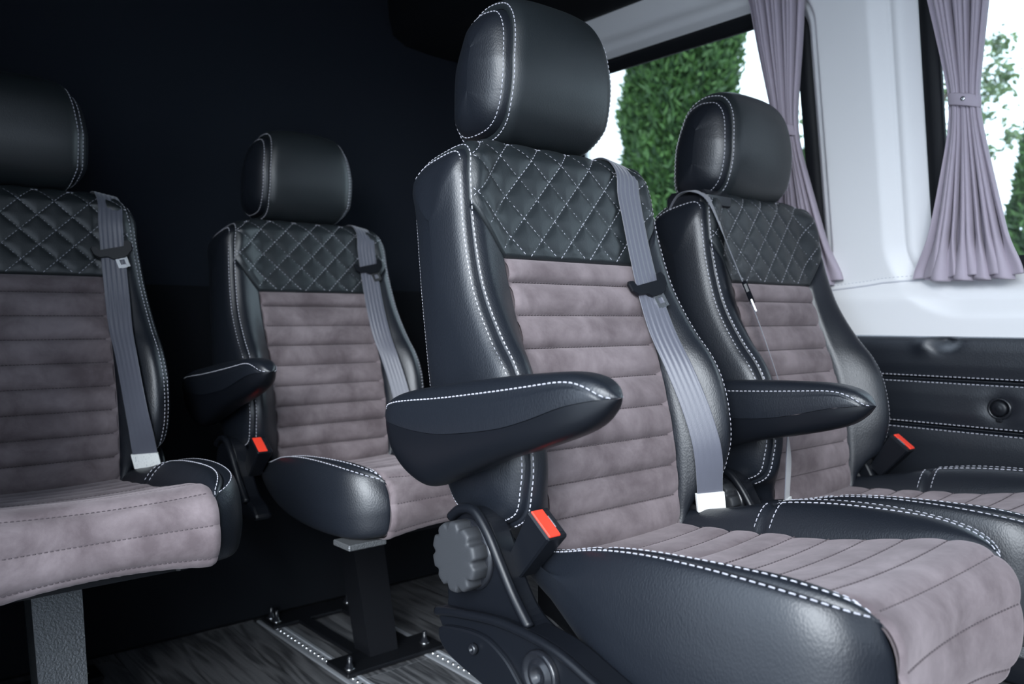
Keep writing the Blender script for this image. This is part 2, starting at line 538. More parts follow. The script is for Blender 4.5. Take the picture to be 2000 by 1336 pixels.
def build_window(name, w, label):
    rings = []
    for off, dx in ((-0.030, 0.006), (-0.030, -0.006), (-0.026, -0.010), (-0.010, -0.012), (0.006, -0.010), (0.010, 0.006)):
        L = rr_loop(w, off); rings.append(np.stack([wall_x(L[:, 1]) + dx, L[:, 0], L[:, 1]], -1))
    P = np.stack(rings)
    win = struct(name, grid(name, P, 'seal', cv=True), label, 'window')
    L = rr_loop(w, -0.020)
    n = len(L)
    V = [(float(wall_x(z)) + dx, y, z) for dx in (0.0, 0.004) for y, z in L]
    F = [tuple(range(n)), tuple(range(n, 2 * n))[::-1]] + [(i, (i + 1) % n, n + (i + 1) % n, n + i) for i in range(n)]
    place(part('pane', mk('pane', V, F, 'glass', False), label='clear window glass'), win)
    return win

def build_shell():
    build_right_wall()
    build_window('window_1', WINS[0], 'side window with black rubber seal behind the second row window seat')
    build_window('window_2', WINS[1], 'side window at the right edge behind the larger tied curtain')
    # rear wall in two tones
    rw = struct('wall_rear', prism_y('wall_rear', [(X_LEFT - .05, 0), (1.955, 0), (1.955, .80), (1.93, 1.0), (1.825, 1.60), (1.80, 2.0), (X_LEFT - .05, 2.0)], Y_REAR, Y_REAR + .05, 'carpet'), 'dark blue carpeted rear wall behind the back seats', 'wall')
    place(part('lower_panel', box_mesh('lower_panel', (X_LEFT, Y_REAR - 0.02, 0), (1.93, Y_REAR, 0.87), 'carpet_black', 0.004)), rw)
    struct('trim_1', box_mesh('trim_1', (X_LEFT, 2.03, 0), (1.93, Y_REAR - 0.021, 0.38), 'carpet_black', 0.01), 'black carpeted box under the rear seats', 'trim')
    # left wall behind the open door
    lw = struct('wall_left', box_mesh('wall_left', (X_LEFT - 0.06, 1.12, 0), (X_LEFT, Y_REAR, 2.0), 'carpet', 0.01), 'dark side wall beyond the door opening', 'wall')
    place(part('door_header', box_mesh('door_header', (X_LEFT - .06, -.80, 1.80), (X_LEFT, 1.12, 2.0), 'carpet_black', .01)), lw)
    place(part('cab_side', box_mesh('cab_side', (X_LEFT - .06, Y_FRONT, 0), (X_LEFT, -.80, 1.0), 'carpet_black', .01)), lw)  # unseen cab side, header and pillar, put in to hold back daylight
    place(part('cab_header', box_mesh('cab_header', (X_LEFT - .06, Y_FRONT, 1.6), (X_LEFT, -.80, 2.0), 'carpet_black', .01)), lw)
    place(part('door_pillar', box_mesh('door_pillar', (X_LEFT - .06, -.95, 1.0), (X_LEFT, -.80, 1.6), 'carpet_black', .01)), lw)
    fw = struct('wall_front', box_mesh('wall_front', (X_LEFT - .06, Y_FRONT - .3, 0), (1.99, Y_FRONT, 1.05), 'carpet_black', .02), 'unseen dark dashboard bulkhead added to cut light at the front of the van', 'wall')
    place(part('roof_header', box_mesh('roof_header', (X_LEFT - .06, Y_FRONT - .05, 1.62), (1.99, Y_FRONT, 2.0), 'carpet_black', .02)), fw)  # unseen cab end, put in to darken what the seats reflect
    # ceiling: headliner with a side duct along the window wall
    prof = [(X_LEFT - .05, 1.86), (1.25, 1.86), (1.36, 1.85), (1.41, 1.80), (1.415, 1.74), (1.43, 1.685), (1.48, 1.660), (1.58, 1.652), (1.774, 1.646), (1.83, 1.75), (1.83, 1.95), (X_LEFT - .05, 1.95)]
    me = prism_y('ceiling', prof, Y_FRONT, Y_REAR, 'carpet_black')
    struct('ceiling', me, 'black carpeted headliner with duct along the windows', 'ceiling')
    # floor
    fl = struct('floor', box_mesh('floor', (-0.15, Y_FRONT, -0.05), (1.97, Y_REAR, -0.004), 'underlay', 0.002), 'grey wood look plank floor of the van', 'floor')
    RAILS = (0.880, 1.090)
    wd, ln = 0.118, 0.92
    meshes = {}
    edges = [X_LEFT, *[v for r in RAILS for v in (r - 0.021, r + 0.021)], 1.94]
    for s in range(0, len(edges), 2):
        x0, x1 = edges[s], edges[s + 1]
        k = max(1, round((x1 - x0) / wd)); w = (x1 - x0) / k
        for c in range(k):
            off = random.random() * ln
            y = Y_FRONT - off
            while y < Y_REAR:
                a, b = max(y, Y_FRONT), min(y + ln, Y_REAR)
                if b - a > 0.02:
                    key = (round(w, 4), round(b - a, 3))
                    if key not in meshes:
                        meshes[key] = box_mesh('plank', (0.0004, 0.0004, -0.004), (w - 0.0004, b - a - 0.0004, 0.0), 'plank', 0.0008)
                    place(part('plank', meshes[key], loc=(x0 + c * w, a, 0)), fl)
                y += ln
    # seat tracks sunk between the planks
    names = ['studded aluminium floor track under the left foot of the middle rear seat', 'studded aluminium floor track running beside the knob seat to the front']
    for x, lab in zip(RAILS, names):
        prof = [(-0.0205, -0.004), (-0.0205, 0.0025), (-0.017, 0.003), (-0.013, 0.003), (-0.012, 0.0005), (0.012, 0.0005), (0.013, 0.003), (0.017, 0.003), (0.0205, 0.0025), (0.0205, -0.004)]
        r = thing('floor_track', lab, 'track', (x, 0, 0), mesh=prism_y('floor_track', prof, Y_FRONT, 2.02, 'alu'), group='aluminium seat tracks in the floor')
        V = []; F = []
        stud = [(0.0048, 0.0), (0.0045, 0.0020), (0.0028, 0.0034), (0.0, 0.0038)]
        for i in range(132):
            y = -0.62 + i * 0.020
            o = len(V)
            for rr, h in stud:
                for j in range(8):
                    V.append((rr * math.cos(j * math.pi / 4), y + rr * math.sin(j * math.pi / 4), 0.0005 + h))
            F += grid_faces(4, 8, False, True, o)
        place(part('stud_row', mk('stud_row', V, F, 'metal'), kind='stuff'), r)
    return fl

def prism_y(name, prof, y0, y1, mat):
    n = len(prof)
    V = [(x, y, z) for y in (y0, y1) for x, z in prof]
    F = [(i, (i + 1) % n, n + (i + 1) % n, n + i) for i in range(n)] + [tuple(range(n))[::-1], tuple(range(n, 2 * n))]
    return mk(name, V, F, mat, False)

build_shell()

# ================================================================== THE SEAT
R_B = 0.032
EDGE = [(.06, .474), (-.012, .500), (-.034, .55), (-.037, .60), (-.022, .67), (.0, .716), (.033, .757), (.068, .81), (.091, .86),
        (.113, .935), (.125, 1.003), (.134, 1.034), (.158, 1.050), (.205, 1.045), (.252, 1.030), (.276, .998), (.262, .93),
        (.206, .68), (.166, .536), (.128, .486)]
CENT = [(.012, .41), (.018, .455), (.026, .53), (.038, .60), (.056, .67), (.070, .716), (.083, .757), (.099, .81), (.113, .86),
        (.129, .935), (.143, 1.005), (.152, 1.042), (.176, 1.061), (.212, 1.058), (.254, 1.040), (.276, .998), (.262, .93),
        (.206, .68), (.166, .536), (.128, .486)]

class Drum:
    def __init__(s, edge, cent, wz, R, xi=None):
        s.e = Curve(edge, True); s.c = Curve(cent, True); s.wz = wz; s.R = R; s.xi = xi; s.n = len(edge)
    def w(s, k):
        z = s.e(k)[..., 1]
        return np.interp(z, s.wz[0], s.wz[1])
    def n2(s, k):
        t = unit(s.e(np.asarray(k, float) + .03) - s.e(np.asarray(k, float) - .03))
        return np.stack([-t[..., 1], t[..., 0]], -1)
    def xs(s, k):
        return s.w(k) - .29 * s.R
    def S(s, k, x):
        k, x = np.broadcast_arrays(np.asarray(k, float), np.asarray(x, float))
        e, c, w, ax = s.e(k), s.c(k), s.w(k), np.abs(x)
        xo = w - 0.025
        xi = s.xi if s.xi is not None else 0.0
        sh = smooth01((xo - ax) / (xo - xi))
        if s.xi is None:
            sh = 1 - np.clip(ax / w, 0, 1) ** 3
        b = e + (c - e) * sh[..., None]
        xr = np.maximum(0, ax - (w - s.R))
        pull = s.R - np.sqrt(np.maximum(s.R ** 2 - xr ** 2, 0))
        b = b - s.n2(k) * pull[..., None]
        return np.stack([x, b[..., 0], b[..., 1]], -1)
    def N(s, k, x):
        dk = s.S(k + .02, x) - s.S(k - .02, x); dx = s.S(k, np.asarray(x) + .001) - s.S(k, np.asarray(x) - .001)
        return unit(np.cross(dx, dk))
    def patch(s, name, K, X, H, mat, **kw):
        return grid(name, s.S(K, X) + s.N(K, X) * H[..., None], mat, **kw)
    def cap(s, name, sign, mid, mat, puff=0.012, nk=180):
        ks = np.linspace(0, s.n, nk, endpoint=False)
        n2 = s.n2(ks); E = s.e(ks) - n2 * (.29 * s.R)
        Mi = mid(E); D = Mi - E; L = np.linalg.norm(D, axis=1)
        w = s.w(ks)
        rows = []
        for q in [0, .0014, .0028, .0042, .008, .012, .017, .024, .033] + ['a.1', 'a.25', 'a.45', 'a.7', 'a.9', 'a1']:
            d = np.full(nk, q) if not isinstance(q, str) else .033 + (L - .033) * float(q[1:])
            d = np.minimum(d, L)
            p = E + D / np.maximum(L, 1e-6)[:, None] * d[:, None]
            wi = np.interp(p[:, 1], s.wz[0], s.wz[1])
            x = wi - s.R + np.sqrt(np.maximum(s.R ** 2 - np.maximum(.71 * s.R - d, 0) ** 2, 0))
            x = x + puff * np.sin(np.clip(d / .075, 0, 1) * math.pi / 2) + tuck(d, .0042, .0055)
            rows.append(np.stack([sign * x, p[:, 0], p[:, 1]], -1))
        return grid(name, np.stack(rows), mat, cv=True, flip=sign > 0)
    def seam_stitch(s, st, sign, k0, k1, dist=.0056, cap=True, band=True, n=300, lift=0.0, puff=.012, **kw):
        ks = np.linspace(k0, k1, n)
        if band:
            x = sign * (s.xs(ks) - dist)
            st.add(s.S(ks, x) + s.N(ks, x) * lift, s.N(ks, x), **kw)
        if cap:
            n2 = s.n2(ks); E = s.e(ks) - n2 * (.29 * s.R) - n2 * dist
            w = np.interp(E[:, 1], s.wz[0], s.wz[1]); dz = max(.71 * s.R - dist, 0)
            x = w - s.R + math.sqrt(s.R ** 2 - dz ** 2) + puff * math.sin(dist / .075 * math.pi / 2) + .0002
            P = np.stack([sign * x, E[:, 0], E[:, 1]], -1)
            sn = dz / s.R; cs = math.sqrt(1 - sn * sn)
            Nn = np.stack([np.full(n, sign * cs), n2[:, 0] * sn, n2[:, 1] * sn], -1)
            st.add(P, Nn, **kw)

BACK = Drum(EDGE, CENT, ([.47, .50, .55, .65, .81, 1.0, 1.06], [.230, .234, .2386, .2414, .234, .2206, .209]), R_B, xi=0.135)
kk = np.linspace(0, 15, 3000)
CZ = BACK.c(kk)
front = kk <= 11.6
def k_of_z(z):
    return np.interp(z, CZ[front, 1], kk[front])
ARC = np.concatenate([[0], np.cumsum(np.linalg.norm(np.diff(CZ, axis=0), axis=1))])
S874 = np.interp(k_of_z(.874), kk, ARC)
def s_of_k(k): return np.interp(k, kk, ARC) - S874
def k_of_s(s): return np.interp(np.asarray(s) + S874, ARC, kk)
K_TOP, K_TIP, K_INS = 14.6, float(k_of_z(.958)), float(k_of_z(.874))
def x_inner(k):
    """half width of the centre panels"""
    f = np.clip((np.asarray(k) - K_INS) / (K_TIP - K_INS), 0, 1)
    return .150 + (BACK.xs(k) - .150) * f

def backrest_parts():
    P = []
    # quilted upper panel -------------------------------------------------
    nk, nx = 120, 190
    ks = np.linspace(K_INS, K_TOP, nk); u = np.linspace(-1, 1, nx)
    K = np.repeat(ks[:, None], nx, 1); X = x_inner(ks)[:, None] * u[None, :]
    Sg = s_of_k(K); per = .066; x0 = -.034
    uu, vv = (X - x0) / per, Sg / per
    sp = per / math.sqrt(2)
    d1 = np.abs((uu + vv + .5) % 1 - .5) * sp; d2 = np.abs((uu - vv + .5) % 1 - .5) * sp
    dq = np.minimum(d1, d2)
    ed = np.minimum(x_inner(K) - np.abs(X), Sg)
    H = .002 + .0036 * (1 - np.exp(-dq / .0065)) * smooth01((ed - .004) / .016) + tuck(ed, .0042, .0065)
    st = Stitches()
    for fam in (1, -1):
        for c in range(-7, 12):
            xx = np.linspace(-.235, .235, 700)
            v = (c - (xx - x0) / per) * fam
            s_ = v * per
            ok = (s_ > .002) & (s_ < ARC[-1] - S874 - .02)
            k_ = k_of_s(np.clip(s_, 0, .4))
            ok &= (np.abs(xx) < x_inner(k_) - .006) & (k_ < K_TOP - .1)
            idx = np.where(ok)[0]
            if len(idx) > 10:
                st.add(BACK.S(k_[idx], xx[idx]), BACK.N(k_[idx], xx[idx]), .0062, .0026, w=.0008, h=.0026, sink=.0)
    xx = np.linspace(-.185, .185, 200)
    st.add(BACK.S(np.full(200, 11.75), xx) + BACK.N(np.full(200, 11.75), xx) * .003, BACK.N(np.full(200, 11.75), xx), .0055, .003, w=.0007)
    P.append(part('quilted_panel', BACK.patch('quilted_panel', K, X, H, 'leather_green_sheen'),
                  [part('stitching', st.mesh(), kind='stuff')], label='diamond stitched black leather upper panel'))
    # suede channels ------------------------------------------------------
    zb = [.874, .837] + [.837 - .0505 * i for i in range(1, 9)]
    ch = []; st = Stitches()
    for i in range(len(zb) - 1):
        k1, k0 = float(k_of_z(zb[i])), float(k_of_z(zb[i + 1]))
        t = .5 - .5 * np.cos(np.linspace(0, math.pi, 15)); u = np.linspace(-1, 1, 61)
        ks = k0 + (k1 - k0) * t
        K = np.repeat(ks[:, None], 61, 1); X = np.repeat(.150 * u[None, :], 15, 0)
        pil = 1 - np.abs(2 * t - 1) ** 3.2
        wr = .0006 * np.sin(X * 330 + i * 2.1 + 3 * np.sin(X * 40 + i)) * (1 - pil[:, None]) if i > 5 else 0
        H = .0120 * pil[:, None] - .0035 + tuck(.150 - np.abs(X), .012, .006) + wr
        ch.append(part('suede_channel', BACK.patch('suede_channel', K, X, H, 'suede')))
        if i:
            xx = np.linspace(-.145, .145, 120); kx = np.full(120, k1)
            st.add(BACK.S(kx, xx), BACK.N(kx, xx), .0042, .0022, w=.0008, h=.0002, sink=.0014)
    K = np.repeat(np.linspace(0.2, K_INS, 30)[:, None], 21, 1); X = np.repeat(np.linspace(-.152, .152, 21)[None, :], 30, 0)
    P.append(part('suede_insert', BACK.patch('suede_insert', K, X, np.full(K.shape, -.004), 'suede'),
                  ch + [part('stitching', st.mesh('stitching', 'thread_dark'), kind='stuff')], label='ribbed taupe suede backrest centre'))
    # bolsters, sides -------------------------------------------------------
    ks = np.linspace(0.0, K_TIP, 90); t = np.sort(np.concatenate([np.linspace(0, 1, 26), [.97, .98, .99]]))
    xi_, xs_ = x_inner(ks), BACK.xs(ks)
    K = np.repeat(ks[:, None], 29, 1); X = xi_[:, None] + (xs_ - xi_)[:, None] * t[None, :]
    H = tuck(X - xi_[:, None], .010, .006) + tuck(xs_[:, None] - X, .0042, .0065) + .002
    bol = BACK.patch('backrest_bolster', K, X, H, 'leather')
    def mid(E):
        z = np.clip(E[:, 1], .60, .93)
        return np.stack([np.interp(z, [.60, .68, .76, .85, .93], [.075, .098, .140, .172, .192]), z], -1)
    for sg in (-1, 1):
        st = Stitches()
        BACK.seam_stitch(st, sg, .6, 15.2, cap=False, lift=.002)
        P.append(part('backrest_bolster', bol if sg > 0 else mirror(bol), [part('stitching', st.mesh(), kind='stuff')]))
        st = Stitches()
        BACK.seam_stitch(st, sg, -.2, 15.2, band=False)
        BACK.seam_stitch(st, sg, 15.4, 19.8, band=False, dist=.004, L=.004, gap=.0012, w=.0005)
        P.append(part('backrest_side', BACK.cap('backrest_side', sg, mid, 'leather'), [part('stitching', st.mesh(), kind='stuff')]))
    ks = np.linspace(K_TOP, 20.0, 60); u = np.linspace(-1, 1, 31)
    K = np.repeat(ks[:, None], 31, 1); X = BACK.xs(ks)[:, None] * u[None, :]
    P.append(part('backrest_rear', BACK.patch('backrest_rear', K, X, tuck(BACK.xs(K) - np.abs(X), .006, .004), 'leather')))
    return P

HE = [(.235, 1.084), (.190, 1.092), (.161, 1.115), (.149, 1.152), (.146, 1.200), (.155, 1.255), (.176, 1.284), (.203, 1.292),
      (.232, 1.290), (.257, 1.274), (.275, 1.226), (.284, 1.169), (.281, 1.108), (.265, 1.088)]
def grow(pts, g):
    P = np.array(pts); t = unit(np.roll(P, -1, 0) - np.roll(P, 1, 0))
    return P + np.stack([-t[:, 1], t[:, 0]], -1) * np.array(g)[:, None]

def headrest_parts():
    # seam line given; outer profile grows by the pulled-in amount
    R = .034
    E = grow(HE, [.29 * R] * len(HE))
    Cc = grow(E, [.010, .008, .008, .010, .010, .012, .016, .018, .016, .010, .006, .004, .006, .008])
    D = Drum(E, Cc, ([1.07, 1.12, 1.20, 1.26, 1.31], [.116, .126, .126, .118, .109]), R)
    ks = np.linspace(0, D.n, 110, endpoint=False); u = np.sort(np.concatenate([np.linspace(-1, 1, 51), [-.99, -.98, -.97, .97, .98, .99]]))
    K = np.repeat(ks[:, None], 57, 1); X = D.xs(ks)[:, None] * u[None, :]
    band = D.patch('headrest', K, X, tuck(D.xs(K) - np.abs(X), .0042, .0055), 'leather_green_sheen', cu=True)
    def mid(E_):
        z = np.clip(E_[:, 1], 1.155, 1.225)
        return np.stack([np.interp(z, [1.155, 1.225], [.217, .212]), z], -1)
    kids = []
    st = Stitches()
    for sg in (-1, 1):
        D.seam_stitch(st, sg, 0, D.n, dist=.0056, puff=.020, lift=.0003, w=.0008)
        kids.append(part('headrest_side', D.cap('headrest_side', sg, mid, 'leather', puff=.020, nk=140)))
    kids.append(part('stitching', st.mesh(), kind='stuff'))
    out = [part('headrest', band, kids, label='black leather headrest with stitched oval sides')]
    for sx in (-.055, .055):
        out.append(part('headrest_post', tube_mesh('headrest_post', [(sx, .215, 1.03), (sx, .215, 1.10)], .006, 'metal', 12)))
    return out

# ---- cushion
CU = Curve([(.035, .432), (-.05, .440), (-.15, .450), (-.25, .463), (-.34, .481), (-.405, .494), (-.452, .493), (-.481, .471), (-.493, .435), (-.491, .400), (-.474, .374), (-.43, .365)])
CUN = 11
def cu_half(k): return .150 + .012 * smooth01(np.asarray(k) / 6.0)
def cu_S(k, x):
    k, x = np.broadcast_arrays(np.asarray(k, float), np.asarray(x, float))
    p = CU(k); t = unit(CU(k + .05) - CU(k - .05)); n = np.stack([t[..., 1], -t[..., 0]], -1)
    r = x / cu_half(k)
    off = .006 * (1 - r ** 2) - .010 * smooth01((k - 5.5) / 2) * r ** 2 * .8
    # moving forward (y falling): outward is up at the top
    n = -n
    b = p + n * off[..., None]
    return np.stack([x, b[..., 0], b[..., 1]], -1)
def cu_N(k, x):
    dk = cu_S(k + .02, x) - cu_S(k - .02, x); dx = cu_S(k, np.asarray(x) + .001) - cu_S(k, np.asarray(x) - .001)
    n = unit(np.cross(dk, dx))
    return n

def cushion_parts():
    P = []
    kd = np.linspace(0, CUN, 2000); c = CU(kd)
    arc = np.concatenate([[0], np.cumsum(np.linalg.norm(np.diff(c, axis=0), axis=1))]); tot = arc[-1]
    cuts = [tot - .060 - .055 * i for i in range(0, 11)]
    cuts = [tot] + [q for q in cuts if q > .02] + [0.0]
    kc = [float(np.interp(q, arc, kd)) for q in cuts]
    ch = []; st = Stitches()
    sgn = 1.0
    probe = cu_N(np.array(3.0), np.array(0.0))
    if probe[2] < 0:
        sgn = -1.0
    for i in range(len(kc) - 1):
        t = np.linspace(0, 1, 15); ks = kc[i + 1] + (kc[i] - kc[i + 1]) * t
        u = np.linspace(-1, 1, 61)
        K = np.repeat(ks[:, None], 61, 1); X = cu_half(ks)[:, None] * u[None, :]
        pil = 1 - np.abs(2 * t - 1) ** 3
        amp = .0040 if i < 4 else .0020 if i < 8 else .0050
        wr = .0007 * np.sin(X * 300 + 3 * np.sin(X * 31)) * (t[:, None]) if i == 0 else 0
        H = sgn * (amp * pil[:, None] - .001 + tuck(cu_half(K) - np.abs(X), .010, .005) + wr)
        ch.append(part('suede_channel', grid('suede_channel', cu_S(K, X) + cu_N(K, X) * H[..., None], 'suede')))
        if i:
            xx = np.linspace(-.152, .152, 120); kx = np.full(120, kc[i])
            st.add(cu_S(kx, xx), sgn * cu_N(kx, xx), .0050, .0024, w=.0008, h=.0004, sink=.0012)
    K = np.repeat(np.linspace(0, CUN, 50)[:, None], 15, 1); X = cu_half(K) * np.linspace(-1, 1, 15)[None, :]
    P.append(part('cushion_insert', grid('cushion_insert', cu_S(K, X) - sgn * .006 * cu_N(K, X), 'suede'),
                  ch + [part('stitching', st.mesh('stitching', 'thread_dark'), kind='stuff')], label='taupe suede seat cushion centre rolling over the front'))
    # leather bolsters
    Rg = Curve([(-.190, .02, .447), (-.200, -.06, .464), (-.203, -.14, .488), (-.206, -.22, .501), (-.207, -.30, .506), (-.205, -.37, .505), (-.197, -.42, .500), (-.182, -.456, .491), (-.1640, -.476, .480), (-.150, -.474, .472)])
    Og = Curve([(-.192, .04), (-.214, -.05), (-.230, -.14), (-.237, -.22), (-.239, -.30), (-.235, -.37), (-.224, -.425), (-.200, -.464), (-.1640, -.4865), (-.146, -.482)])
    Zb = Curve([(.415,), (.390,), (.372,), (.362,), (.358,), (.357,), (.358,), (.361,), (.366,), (.370,)])
    ts = np.linspace(0, 9, 110)
    R3, O2, zb = Rg(ts), Og(ts), Zb(ts)[:, 0]
    dO = unit(Og(ts + .03) - Og(ts - .03)); nO = np.stack([dO[:, 1], -dO[:, 0]], -1)   # outward for a left side running forward
    nO = np.where(((nO * (O2 - np.array([0, -.25]))).sum(1) < 0)[:, None], -nO, nO)
    def ring(off, z):
        q = O2 + nO * off
        return np.stack([q[:, 0], q[:, 1], z], -1)
    ctrl = np.stack([ring(-.035, zb), ring(-.006, zb + .012), ring(.003, zb + .05), ring(.003, (zb + R3[:, 2]) / 2 + .015), ring(-.002, R3[:, 2] - .022), ring(-.012, R3[:, 2] + .001), R3])
    cv = Curve(ctrl)
    q = np.concatenate([np.linspace(0, 5, 30), np.linspace(5.06, 6, 14)])
    Sd = cv(q)
    # dip at the seam
    dip = tuck((6 - q) * .02, .006, .004)
    Sd[:, :, 2] += dip[:, None]
    sideL = grid('cushion_side', Sd, 'leather')
    # inner slope between ridge seam and insert
    yk = CU(kd)[:, 0]
    m0 = np.argmin(yk)
    kE = np.interp(-R3[:, 1], -yk[:m0], kd[:m0])
    Ed = cu_S(kE, -cu_half(kE)) - np.array([0, 0, .003])
    tt = np.linspace(0, 1, 26)
    In = Ed[None] * (1 - tt)[:, None, None] + R3[None] * tt[:, None, None]
    wd = np.linalg.norm(R3 - Ed, axis=1)
    bump = (.014 * np.minimum(wd / .05, 1)[None] * (1 - np.abs(2 * tt - 1) ** 2.2)[:, None]
            + tuck(tt[:, None] * wd[None], .008, .004) * np.minimum(wd / .02, 1)[None] + tuck((1 - tt)[:, None] * wd[None], .006, .004) * np.minimum(wd / .02, 1)[None])
    cross = -.005 * np.exp(-((R3[:, 1] + .138) / .004) ** 2)
    In[:, :, 2] += bump + cross[None]
    innerL = grid('cushion_bolster', In, 'leather')
    # stitches
    stS, stI = Stitches(), Stitches()
    j = int(np.argmin(np.abs(q - 5.15)))
    L = Sd[j]; nn = unit(np.stack([nO[:, 0], nO[:, 1], np.full(110, 1.2)], -1))
    stS.add(L[8:96] + nn[8:96] * .0004, nn[8:96], .0072, .0034, w=.0008)
    fi = np.clip(1 - .0095 / np.maximum(wd, .012), 0, 1)
    Lp = np.array([[np.interp(f_, tt, In[:, i_, a_]) for a_ in range(3)] for i_, f_ in enumerate(fi)])
    up = np.tile([.25, 0, 1.0], (110, 1))
    stI.add(Lp[8:95] + np.array([0, 0, .0005]), up[8:95], .0072, .0034, w=.0008)
    ic = int(np.argmin(np.abs(R3[:, 1] + .138)))
    stI.add(In[2:-2, ic] + np.array([0, 0, .0004]), np.tile([.25, 0, 1.0], (22, 1)), .005, .003)
    stR = Stitches()
    stR.add(L[ic:96] + nn[ic:96] * .0004, nn[ic:96], .0072, .0034, w=.0008)
    stR.add(Lp[ic:95] + np.array([0, 0, .0005]), up[ic:95], .0072, .0034, w=.0008)
    for dy in (-2, 2):
        stR.add(In[2:-2, ic + dy] + np.array([0, 0, .0005]), np.tile([.25, 0, 1.0], (22, 1)), .006, .003, w=.0007)
    sR = stR.mesh()
    fi = np.clip(.007 / np.maximum(wd, .012), 0, 1)
    Lp = np.array([[np.interp(f_, tt, In[:, i_, a_]) for a_ in range(3)] for i_, f_ in enumerate(fi)])
    stI.add(Lp[28:90] + np.array([0, 0, .0006]), up[28:90], .0072, .0034, w=.0008)
    sS, sI = stS.mesh(), stI.mesh()
    P.append(part('cushion_side', sideL, [part('stitching', sS, kind='stuff')]))
    P.append(part('cushion_bolster', innerL, [part('stitching', sI, kind='stuff')]))
    P.append(part('cushion_side', mirror(sideL)))
    P.append(part('cushion_bolster', mirror(innerL), [part('stitching', mirror(sR), kind='stuff')]))
    # pan below the foam
    ol = [(x_, y_) for x_, y_ in O2[::6] * np.array([.80, .88])]
    ol += [(-x_, y_) for x_, y_ in ol[::-1]]
    n = len(ol)
    V = [(x_, y_, z_) for z_ in (.352, .370) for x_, y_ in ol]
    V[n:2 * n] = [(x_, y_, .370 if y_ < -.1 else .43) for x_, y_ in ol]
    F = [tuple(range(n)), tuple(range(n, 2 * n))[::-1]] + [(i, (i + 1) % n, n + (i + 1) % n, n + i) for i in range(n)]
    P.append(part('seat_pan', mk('seat_pan', V, F, 'paint', False)))
    P.append(part('pan_bracket', box_mesh('pan_bracket', (-.232, -.462, .350), (-.15, -.40, .362), 'hammered', .002)))
    return P

# ---- armrest, built about its pivot
PIV = np.array([-.283, .10, .62])
def armrest_part():
    ys = [.2185, .215, .205, .185, .15, .10, .04, -.06, -.12, -.18, -.215, -.235, -.246, -.250]
    zt = [.6405, .650, .664, .675, .685, .694, .703, .717, .724, .729, .726, .718, .708, .7030]
    zs = [.6405, .6405, .640, .637, .634, .632, .635, .651, .667, .688, .697, .701, .7025, .7030]
    zb = [.6405, .630, .608, .582, .561, .552, .572, .611, .630, .651, .667, .683, .697, .7030]
    hw = [.001, .012, .021, .0285, .032, .033, .033, .033, .0325, .031, .0265, .018, .008, .0008]
    cu = Curve(np.stack([ys, zt, zs, zb, hw], -1))
    T = cu(np.linspace(0, 13, 90))
    y_, t_, s_, b_, h_ = T.T
    up, lo = [], []
    for th in np.linspace(0, math.pi, 41):
        c, s = math.cos(th), math.sin(th)
        cx = math.copysign(abs(c) ** .55, c); sx = abs(s) ** .75
        if th == 0 or abs(th - math.pi) < 1e-6:
            cx *= .965
        up.append(np.stack([h_ * cx, y_, s_ + (t_ - s_) * sx], -1))
        cx = math.copysign(abs(c) ** .65, c) * .93
        lo.append(np.stack([h_ * cx, y_, s_ - (s_ - b_) * abs(s) ** .8 - .0006], -1))
    up, lo = np.stack(up), np.stack(lo)
    for a in (up, lo):
        a -= np.array([0, PIV[1], PIV[2]])
    # seam along each upper side, dropping to the split line near the front
    st = Stitches()
    j = np.arange(90)
    f = 31 + 8.5 * smooth01((j - 60) / 20.0) ** 1.5
    for left in (True, False):
        idx = f if left else 40 - f
        i0 = np.floor(idx).astype(int); fr = (idx - i0)[:, None]
        L = up[i0, j] * (1 - fr) + up[np.minimum(i0 + 1, 40), j] * fr
        nn = unit(np.stack([np.full(90, -.75 if left else .75), np.zeros(90), np.full(90, .66)], -1))
        st.add(L[4:82] + nn[4:82] * .0003, nn[4:82], .0055, .003, w=.0008)
        for a_ in range(41):
            dd = np.abs((a_ - idx) * (1 if left else -1) - 1.6)
            up[a_] -= nn * (.0024 * np.exp(-(dd / .55) ** 2))[:, None]
    pad = grid('armrest', up, 'leather')
    kids = [part('armrest_shell', grid('armrest_shell', lo, 'plastic')), part('stitching', st.mesh(), kind='stuff')]
    return pad, kids

